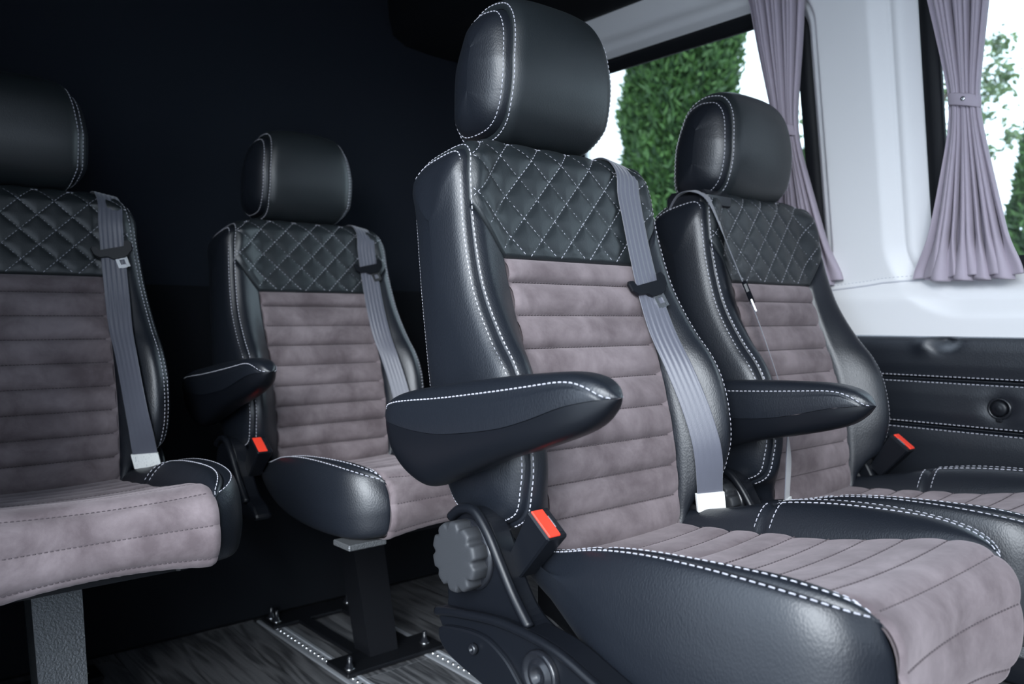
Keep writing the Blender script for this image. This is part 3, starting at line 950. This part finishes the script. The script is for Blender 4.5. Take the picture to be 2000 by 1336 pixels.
def side_fittings():
    P = []
    up = [(.112, .385), (.114, .45), (.102, .487), (.075, .510), (.045, .516), (.018, .502), (-.006, .465), (-.028, .425), (-.058, .392), (-.10, .372), (-.10, .345), (.09, .345)]
    rib = Curve([(-.267, .095, .497), (-.268, .07, .513), (-.268, .04, .515), (-.268, .012, .492), (-.267, -.014, .455), (-.266, -.040, .418), (-.266, -.072, .384)])
    kids = [part('cover_rib', tube_mesh('cover_rib', rib(np.linspace(0, 6, 40)), .0075, 'plastic', 12))]
    P.append(part('recliner_cover', prism_x('recliner_cover', Curve(up, True)(np.linspace(0, 12, 60, endpoint=False)), -.226, -.264, 'plastic', .006), kids))
    lw = [(.118, .362), (.06, .372), (-.03, .384), (-.126, .381), (-.20, .360), (-.30, .330), (-.42, .312), (-.43, .27), (-.25, .24), (-.10, .25), (-.03, .283), (.035, .290), (.088, .306), (.108, .335)]
    rib2 = Curve([(-.276, .118, .357), (-.278, .06, .369), (-.278, -.03, .381), (-.278, -.126, .377), (-.277, -.20, .356), (-.275, -.30, .325), (-.272, -.42, .306)])
    inner = Curve([(.104, .338), (.055, .352), (.003, .356), (-.035, .345), (-.062, .327), (-.09, .295), (-.07, .272), (.0, .288), (.086, .308)], True)
    k2 = [part('cover_rib', tube_mesh('cover_rib', rib2(np.linspace(0, 6, 50)), [.0065] * 50, 'plastic', 10)),
          part('cover_recess', prism_x('cover_recess', inner(np.linspace(0, 9, 50, endpoint=False)), -.270, -.2845, 'plastic', .004)),
          part('screw', shift(lathe_x('screw', [(-.001, .0075), (-.006, .0075), (-.0085, .006), (-.0085, .0035), (-.005, .003)], 'plastic_gloss', 20), (-.284, .017, .335))),
          part('pivot_boss', shift(lathe_x('pivot_boss', [(0, .032), (-.009, .031), (-.012, .028), (-.008, .024), (-.007, .020), (-.012, .016), (-.012, .011), (-.005, .009)], 'plastic_gloss', 36), (-.274, -.108, .338)))]
    P.append(part('side_cover', prism_x('side_cover', Curve(lw, True)(np.linspace(0, 14, 80, endpoint=False)), -.232, -.277, 'plastic', .007), k2))
    lobes = lambda th, x, r: 1 - (.15 * max(0.0, math.cos(10 * th) - .1) if r > .040 else 0)
    knob = lathe_x('recline_knob', [(0, .046), (-.003, .049), (-.024, .049), (-.027, .0480), (-.0285, .0460), (-.0290, .0425), (-.0292, .036), (-.0292, .02), (-.0292, .004)], 'plastic_rough', 132, lobes)
    P.append(part('recline_knob', shift(knob, (-.266, .056, .452)), [part('knob_collar', shift(lathe_x('knob_collar', [(0, .050), (-.006, .050), (-.009, .044)], 'plastic_gloss', 40), (-.262, .052, .452)))], label='black scalloped recline knob'))
    # far side bracket
    br = [(.10, .38), (.10, .46), (.06, .50), (.01, .49), (-.03, .43), (-.10, .39), (-.2, .378), (-.2, .352), (.05, .352)]
    P.append(part('side_bracket', prism_x('side_bracket', Curve(br, True)(np.linspace(0, 9, 50, endpoint=False)), .200, .236, 'plastic', .005)))
    return P

def buckle_part(side=-1):
    b = box_mesh('buckle', (-.0185, -.026, -.090), (.0185, .026, 0), 'plastic', .003)
    for v in b.vertices:       # slimmer towards the stalk
        f = 1 - .35 * min(1, -v.co.z / .085)
        v.co.y *= f; v.co.x *= (1 - .15 * min(1, -v.co.z / .085))
    btn = box_mesh('release_button', (-.0155, -.0235, -.004), (.005, .0220, .0022), 'red', .0012)
    slot = box_mesh('latch_slot', (.0055, -.018, -.004), (.0145, .018, .0007), 'plastic_gloss', .0005)
    pin = box_mesh('latch_pin', (.0052, -.010, -.003), (.0072, .010, .0016), 'metal', .0003)
    stalk = tube_mesh('stalk', [(0, 0, -.08), (0, .004, -.12), (0, .01, -.16)], .007, 'plastic_gloss', 8)
    return b, [part('release_button', btn, label='red release button'), part('latch_slot', slot), part('latch_pin', pin), part('stalk', stalk)]

def belt_part(z_tongue=.832, side=1, dx=0.0):
    """webbing over the shoulder and down along the bolster"""
    zs_ = [1.0, .96, .90, .832, .76, .70, .64, .58, .53, .475, .43]
    xc_ = [.150, .150, .151, .154, .161, .169, .176, .181, .184, .187, .188]
    xc_ = [x_ + dx * float(np.clip((z_ - .55) / .3, .2, 1)) for x_, z_ in zip(xc_, zs_)]
    ctr, wd = [], []
    for z, xc in zip(zs_, xc_):
        k = float(k_of_z(z)); a = BACK.S(k, xc - .02); b = BACK.S(k, xc + .02); c = BACK.S(k, xc)
        w = unit(np.array([b[0] - a[0], (b[1] - a[1]) * .8, 0.0]))
        nrm = np.array([w[1], -w[0], 0])
        lift = .012 + .010 * math.sin(math.pi * np.clip((1.0 - z) / .55, 0, 1))
        ctr.append(c + nrm * lift); wd.append(w)
    ctr[-1] = ctr[-2] + (ctr[-2] - ctr[-3]) * .8; wd[-1] = wd[-2]
    top = [((.148 + dx, .235, 1.028), (1, 0, -.1)), ((.148 + dx, .205, 1.062), (1, 0, -.15)), ((.149 + dx, .166, 1.064), (1, -.05, -.2)), ((.150 + dx, .136, 1.038), (1, -.15, -.15))]
    ctr = [np.array(c) for c, _ in top] + ctr; wd = [unit(np.array(w, float)) for _, w in top] + wd
    if side < 0:      # slack belt hanging edge-on off the other shoulder
        ctr = [np.array(c) for c in ((.185, .235, 1.020), (.190, .205, 1.056), (.195, .166, 1.060), (.198, .132, 1.036), (.185, .108, .965), (.165, .088, .895), (.150, .062, .82),
                                     (.138, .036, .74), (.135, .012, .67), (.150, -.012, .60), (.180, -.035, .54), (.205, -.048, .48), (.210, -.050, .43))]
        wd = [unit(np.array(w, float)) for w in [(1, 0, -.15)] * 3 + [(.95, -.35, -.1)] + [(.86, -.55, 0)] * 6 + [(.93, -.35, 0)] * 3]
    cc, ww = Curve(ctr), Curve(wd)
    ks = np.linspace(0, len(ctr) - 1, 150)
    Cn, Wn = cc(ks), unit(ww(ks))
    T = unit(np.gradient(Cn, axis=0)); Nn = unit(np.cross(T, Wn))
    if Nn[80][1] > 0: Nn = -Nn
    u = np.linspace(-.0235, .0235, 41)
    rp = .00045 * np.cos(u / .047 * 2 * math.pi * 5) * (np.abs(u) < .019)
    rows = []
    fade = np.clip((Cn[:, 2] - .60) / .2, 0.12, 1)
    for j in range(41):
        rows.append(Cn + Wn * u[j] + Nn * (rp[j] * fade)[:, None])
    for j in range(40, -1, -1):
        rows.append(Cn + Wn * u[j] - Nn * .0013)
    P = np.stack(rows)
    if side < 0: P[..., 0] *= -1
    me = grid('seat_belt', P, 'webbing', cu=True, flip=side < 0)
    # latch plate in the belt frame
    i = int(np.argmin(np.abs(Cn[40:, 2] - z_tongue))) + 40
    o, w, t, n = Cn[i], Wn[i], T[i], Nn[i]
    if t[2] > 0: t = -t
    ca, sa = math.cos(math.radians(-14)), math.sin(math.radians(-14))
    A = w * ca + t * sa * 1.0; B = t * ca - w * sa
    def ext(name, poly, d0, d1, mat, ins=.002):
        poly = np.array(poly); c0 = poly.mean(0); m = len(poly); V = []
        for d, s in ((d0, 1 - ins * 20), (d0 + (d1 - d0) * .25, 1), (d0 + (d1 - d0) * .75, 1), (d1, 1 - ins * 20)):
            for p in poly:
                q = (c0 + (p - c0) * s) * 1.12
                V.append(o + A * q[0] + B * q[1] + n * d)
        F = grid_faces(4, m, False, True) + [tuple(range(m))[::-1], tuple(range(3 * m, 4 * m))]
        if side < 0: V = [(-v[0], v[1], v[2]) for v in V]
        return mk(name, V, F, mat, False)
    body = [(-.036, -.012), (-.033, -.016), (-.027, -.015), (-.024, -.006), (.022, -.006), (.026, -.016), (.033, -.017), (.037, -.010), (.034, .004), (.024, .013), (.016, .017), (-.004, .017), (-.012, .010), (-.028, .008), (-.035, .0)]
    kids = [part('latch_plate', ext('latch_plate', body, -.003, .007, 'plastic')),]
    # metal blade with a real slot: four bars
    for r in ([(-.001, .014), (.005, .014), (.005, .036), (-.001, .036)], [(.014, .014), (.020, .014), (.020, .036), (.014, .036)],
              [(.004, .030), (.015, .030), (.015, .037), (.004, .037)], [(.004, .013), (.015, .013), (.015, .020), (.004, .020)]):
        kids.append(part('latch_blade', ext('latch_blade', r, .001, .0035, 'metal', .0005)))
    j = int(np.argmin(np.abs(Cn[:, 2] - .456))); o2, w2, n2 = Cn[j], Wn[j], Nn[j]
    t2 = T[j] if T[j][2] < 0 else -T[j]
    V = []
    for d in (-.003, .003):
        for a_, b_ in ((-.0265, -.015), (.0245, -.017), (.0265, .015), (-.0245, .017)):
            V.append(o2 + w2 * a_ + t2 * b_ + n2 * d)
    if side < 0: V = [(-v[0], v[1], v[2]) for v in V]
    kids.append(part('sewn_label', mk('sewn_label', V, [(0, 1, 2, 3), (7, 6, 5, 4), (0, 4, 5, 1), (1, 5, 6, 2), (2, 6, 7, 3), (3, 7, 4, 0)], 'label', False), label='small white sewn label'))
    return part('seat_belt', me, kids, label='grey ribbed seat belt webbing')

def pedestal_parts():
    b, t = (-.20, 0.0), (-.10, .345)
    V = []
    for (y, z), sx in ((b, 1), (t, 1.15)):
        for x_, dy in ((-.032 * sx, 0), (.042 * sx, 0), (.042 * sx, .07), (-.032 * sx, .07)):
            V.append((x_, y + dy, z + .006))
    leg = mk('pedestal', V, [(0, 1, 2, 3), (7, 6, 5, 4), (0, 4, 5, 1), (1, 5, 6, 2), (2, 6, 7, 3), (3, 7, 4, 0)], 'paint', False)  # same coat as the hammered leg; black here stands in for shade
    kids = []
    for lo, hi in (((-.118, -.25, .003), (.142, -.15, .012)), ((-.118, .12, .003), (.142, .20, .012)), ((-.052, -.16, .003), (-.018, .13, .012)), ((.07, -.16, .003), (.10, .13, .012))):
        kids.append(part('foot_plate', box_mesh('foot_plate', lo, hi, 'paint', .002)))
    for x_, y_ in ((-.098, -.222), (.110, -.208), (-.098, .150), (-.098, .182), (.110, .16)):
        bolt = lathe_x('bolt', [(0, .0115), (.002, .0115), (.0025, .008), (.008, .008), (.0085, .0055), (.022, .0055), (.026, .004), (.027, .001)], 'plastic_gloss', 16)
        wash = lathe_x('washer', [(0, .0125), (.0018, .0125), (.0022, .009)], 'metal', 20)
        for q in (bolt, wash): q.transform(Matrix.Rotation(-math.pi / 2, 4, 'Y'))
        kids.append(part('bolt', bolt, loc=(x_, y_, .0135)))
        kids.append(part('washer', wash, loc=(x_, y_, .012)))
    return [part('pedestal', leg, kids)]

print('building seats')
BACKP, HEADP, CUSHP, FITP, PEDP = backrest_parts(), headrest_parts(), cushion_parts(), side_fittings(), pedestal_parts()
ARM_ME, ARM_KIDS = armrest_part()
BK_ME, BK_KIDS = buckle_part()
BK_MIR, BK_MIRK = mirror(BK_ME), [dict(k, mesh=mirror(k['mesh'])) for k in BK_KIDS]
BELT_R, BELT_L = belt_part(.832, 1), belt_part(.845, -1)
BELT_HI, BELT_HD = belt_part(.945, 1, .006), belt_part(.93, 1, .020)

def deep(p):
    """same part with the cushion front reaching lower"""
    q = dict(p); me = p['mesh'].copy()
    for v in me.vertices:
        if v.co.z < .45 and v.co.y < -.05:
            v.co.z = .45 - (.45 - v.co.z) * (1 + .45 * min(1, (-.05 - v.co.y) / .1))
    q['mesh'] = me; q['kids'] = [deep(k) for k in p['kids']]
    return q
CUSH_DEEP = [deep(p) for p in CUSHP]

def seat(label, loc, belt=BELT_R, buckle=-1, arm_rot=0.0, head_dz=0.0, leg_mat=None, arm_dz=0.0, cover=False, rear=False, zs=1.0):
    r = thing('passenger_seat', label, 'seat', loc, 0, 'leather and suede van seats')
    r.scale = (1, 1, zs)
    for p in BACKP + (CUSHP if rear else CUSH_DEEP) + FITP:
        if (p['name'] == 'side_cover' and not cover) or (p['name'] == 'pan_bracket' and leg_mat) or (p['name'] == 'recline_knob' and rear):
            continue
        place(p, r)
    for p in HEADP:
        q = dict(p)
        if p['name'] == 'headrest': q['loc'] = (0, 0, head_dz - .006)
        place(q, r)
    for p in PEDP:
        q = dict(p)
        if leg_mat:
            q['mesh'] = p['mesh'].copy(); q['mesh'].materials[0] = M[leg_mat]
        q['loc'] = (0, 0, -loc[2] / zs)
        place(q, r).scale = (1, 1, 1 / zs)
    place(part('armrest', ARM_ME, ARM_KIDS, label='black padded fold-down armrest', loc=(PIV[0], PIV[1] + .008, PIV[2] - .010 + arm_dz), rot=(arm_rot, 0, 0)), r)
    place(belt, r)
    bm, bk = (BK_ME, BK_KIDS) if buckle < 0 else (BK_MIR, BK_MIRK)
    place(part('buckle', bm, bk, label='black buckle with red button', loc=(buckle * .226, -.064, .512 if buckle < 0 else .535), rot=(math.radians(37), 0, 0)), r)
    return r

seat('largest seat in the foreground with a scalloped recline knob and long armrest', (0.96, 0.85, 0), cover=True)
sB = seat('window seat beside the white curtained pillar with its belt on the left shoulder', (1.565, 0.86, -0.02), belt=BELT_L, buckle=1, arm_rot=math.radians(5), head_dz=-0.022)
seat('middle rear seat seen between the left rear seat and the large foreground seat', (0.985, 1.81, 0.012), belt=BELT_HI, rear=True, zs=.956)
seat('left rear seat cut off by the left edge, on a hammered grey leg', (0.325, 1.78, 0.036), belt=BELT_HD, leg_mat='hammered', rear=True, zs=.955)

# belt guide on the window seat's shoulder
gd = box_mesh('belt_guide', (-.205, .14, 1.020), (-.105, .245, 1.062), 'plastic_gloss', .012)
place(part('belt_guide', gd), sB)

# ================================================================== CURTAINS AND FITTINGS
def curtain(label, tie_z, prof, seed, lift=.045, pleats=9):
    """prof rows: z, centre y, width, fold depth"""
    r_ = np.random.default_rng(seed)
    pz = np.array(prof); zz = np.linspace(pz[0, 0], pz[-1, 0], 150)
    order = np.argsort(pz[:, 0])
    f = lambda c: np.interp(zz, pz[order, 0], pz[order, c])
    def sm(a):
        for _ in range(6):
            a = np.convolve(np.pad(a, 3, mode='edge'), np.ones(7) / 7, 'valid')
        return a
    yc, w, am = sm(f(1)), sm(f(2)), sm(f(3))
    u = np.linspace(0, 1, 260)
    ph = 2 * math.pi * pleats * (u + .018 * np.sin(2 * math.pi * 3 * u + seed))
    P = np.zeros((150, 260, 3))
    bot = smooth01((pz[:, 0].min() + .10 - zz) / .10)
    for i, z in enumerate(zz):
        wob = .35 * np.sin(3.3 * u * 2 * math.pi + z * 4 + seed)
        fold = np.sin(ph + wob) + .35 * np.sin(2 * ph + 1.3 + 2 * z) + .3 * bot[i] * np.sin(ph * 1.5 + seed)
        x = float(wall_x(z)) - lift - am[i] * (fold * .5 + .5)
        y = yc[i] + (u - .5) * w[i] + am[i] * .35 * np.cos(ph + wob) * (1 + bot[i])
        P[i] = np.stack([x, y, np.full(260, z) + .006 * bot[i] * np.sin(ph * .5)], -1)
    me = grid('curtain', P, 'curtain')
    o = thing('curtain', label, 'curtain', mesh=me, group='mauve tied window curtains')
    so = o.modifiers.new('thickness', 'SOLIDIFY'); so.thickness = .0012
    i = int(np.argmin(np.abs(zz - tie_z)))
    th = np.linspace(0, 2 * math.pi, 60, endpoint=False)
    rows = []
    a, b = w[i] / 2 + .004, am[i] / 2 + .009
    xc = float(wall_x(tie_z)) - lift - am[i] / 2
    for dz, g in ((-.013, 0), (-.011, .0015), (.011, .0015), (.013, 0), (.012, -.001), (-.012, -.001)):
        rows.append(np.stack([xc - (b + g) * np.cos(th), yc[i] + (a + g) * np.sin(th), tie_z + dz + .008 * np.sin(th)], -1))
    place(part('tie_band', grid('tie_band', np.stack(rows), 'curtain', cu=True, cv=True),
               [part('snap_button', shift(lathe_x('snap_button', [(0, .005), (-.002, .005), (-.003, .0035), (-.0025, .001)], 'metal', 16), (xc - b - .0015, yc[i] - .004, tie_z)))]), o)
    return o

curtain('wider mauve curtain tied with a snap band, hanging at the right edge window', 1.235,
        [(1.60, .700, .150, .030), (1.45, .695, .115, .024), (1.30, .697, .066, .018), (1.235, .698, .048, .016), (1.17, .698, .062, .018), (1.0, .700, .130, .026), (.90, .703, .178, .030), (.868, .704, .200, .034)], 3)
curtain('narrow mauve curtain gathered behind the window seat headrest', 1.245,
        [(1.60, 1.098, .150, .034), (1.57, 1.098, .132, .026), (1.45, 1.102, .105, .024), (1.30, 1.108, .062, .018), (1.245, 1.108, .048, .016), (1.18, 1.106, .060, .018), (1.0, 1.100, .130, .026), (.90, 1.095, .178, .030), (.868, 1.095, .195, .034)], 8)

ys = np.linspace(-.7, Y_REAR - .08, 80)
rx = trim_x(ys, np.full(80, 1.592))
rail = thing('curtain_rail', 'slim grey curtain rail running above the side windows', 'rail', mesh=tube_mesh('curtain_rail', np.stack([np.full(80, 1.793), ys, np.full(80, 1.592)], -1), .0065, 'rail', 10))
for y_ in (-.6, .0, .92, 1.5, 2.2):
    place(part('rail_bracket', box_mesh('rail_bracket', (1.793, y_ - .012, 1.585), (1.83, y_ + .012, 1.599), 'rail', .002)), rail)

sk = thing('power_socket', 'round black capped power socket in the padded side panel', 'socket', (1.938, .655, .588))
place(part('socket_rim', lathe_x('socket_rim', [(.004, .024), (-.006, .024), (-.009, .021), (-.006, .018), (-.003, .017)], 'plastic_gloss', 32)), sk)
place(part('socket_cap', lathe_x('socket_cap', [(.002, .0165), (-.010, .0165), (-.013, .014), (-.012, .009), (-.0135, .006), (-.0135, .001)], 'plastic', 32)), sk)
place(part('cap_tab', box_mesh('cap_tab', (-.010, -.006, -.029), (-.002, .006, -.020), 'plastic', .002)), sk)

# ================================================================== OUTSIDE
struct('ground', box_mesh('ground', (-30, -30, -0.75), (40, 40, -0.62), 'paving', .01), 'grey paved ground outside the van', 'ground')  # unseen ground, paled to bounce more light up into the van

def thuja(label, px, dist, radius, top, n, seed, tip=.25):
    r_ = np.random.default_rng(seed)
    b = ray(px, 623, dist); b[2] = -.62
    H = top + .62
    o = thing('thuja_tree', label, 'tree', tuple(b), group='columnar conifers outside the windows')
    prof = lambda h: radius * np.clip(np.minimum(.75 + h * .5, 1.0) * np.minimum(1, (1 - h) / tip) ** .6, 0.02, 1)
    hs = np.linspace(.02, .985, 40); th = np.linspace(0, 2 * math.pi, 24, endpoint=False)
    Hg, Tg = np.meshgrid(hs, th, indexing='ij')
    rr = prof(Hg) * (.80 + .10 * np.sin(5 * Tg + 9 * Hg) * np.sin(23 * Hg + 2 * Tg))
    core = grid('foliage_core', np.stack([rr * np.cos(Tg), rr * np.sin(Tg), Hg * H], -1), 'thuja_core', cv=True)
    V = np.zeros((n * 4, 3)); F = []
    h = r_.random(n) ** .9 * .99 + .01; t = r_.random(n) * 2 * math.pi
    lump = 1 + .12 * np.sin(4 * t + 11 * h) * np.sin(31 * h + t) + .07 * r_.standard_normal(n)
    rad = prof(h) * lump
    out = np.stack([np.cos(t), np.sin(t), np.zeros(n)], -1)
    p = out * rad[:, None]; p[:, 2] = h * H
    d = unit(out * .7 + np.array([0, 0, .9]) + .55 * r_.standard_normal((n, 3)))
    s_ = unit(np.cross(d, r_.standard_normal((n, 3))))
    L = (.028 + .035 * r_.random(n))[:, None]; W = (.007 + .010 * r_.random(n))[:, None]
    V[0::4] = p - d * L * .6; V[1::4] = p + s_ * W; V[2::4] = p + d * L; V[3::4] = p - s_ * W
    F = [(4 * i, 4 * i + 1, 4 * i + 2, 4 * i + 3) for i in range(n)]
    place(part('trunk', tube_mesh('trunk', [(0, 0, 0), (0, 0, H * .9)], .05, 'bark', 8)), o)
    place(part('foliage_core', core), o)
    place(part('foliage', mk('foliage', V, F, 'thuja', False), kind='stuff'), o)
    return o

thuja('tall dense conifer column filling the middle of the rear side window', 1325, 6.0, .36, 3.6, 45000, 1, .12)
thuja('slim conifer seen between the narrow curtain and the window seal', 1598, 6.6, .24, 2.45, 20000, 2, .5)
thuja('conifer at the right edge behind the wider curtain', 2070, 5.6, .46, 2.85, 30000, 4, .9)

def birch():
    r_ = np.random.default_rng(5)
    base = ray(1790, 623, 8.0); base[2] = -.62
    o = thing('birch_tree', 'loose leafy birch with thin branches behind the wider curtain', 'tree', tuple(base))
    tp = np.array([(0, 0, 0), (.02, 0, 1.2), (0, .03, 2.4), (.05, .02, 3.6), (.03, 0, 4.6)])
    place(part('trunk', tube_mesh('trunk', Curve(tp)(np.linspace(0, 4, 20)), np.linspace(.06, .02, 20), 'bark', 8)), o)
    V, F = [], []
    spots = [(1930, 80, .06), (1952, 92, .05), (1932, 130, .10), (1948, 150, .10), (1925, 165, .12), (1900, 180, .12), (1940, 190, .10), (1955, 160, .06), (1870, 175, .15), (1835, 180, .12), (1838, 255, .06), (1920, 225, .07),
             (1830, 90, .16), (1810, 140, .14), (1962, 275, .05), (1975, 262, .05), (1925, 300, .04), (1590, 100, .08), (1580, 150, .10), (1592, 190, .12), (1570, 240, .10), (1600, 60, .06)]
    for px, py, sp in spots:
        c = ray(px, py, 8.0) - base
        a = np.array([0, 0, c[2] - .35])
        mid = (a + c) / 2 + np.array([0, 0, .12])
        place(part('branch', tube_mesh('branch', Curve([a, mid, c])(np.linspace(0, 2, 12)), np.linspace(.012, .003, 12), 'bark', 5)), o)
        m = int(26 + sp * 500)
        q = c + r_.standard_normal((m, 3)) * sp * np.array([1, 1, .9])
        for x in q:
            d = unit(r_.standard_normal(3)); s_ = unit(np.cross(d, r_.standard_normal(3)))
            i = len(V); L = .022 + .020 * r_.random()
            V += [x - d * L, x + s_ * L * .6, x + d * L, x - s_ * L * .6]; F.append((i, i + 1, i + 2, i + 3))
    place(part('foliage', mk('foliage', V, F, 'leaf', False), kind='stuff'), o)

birch()
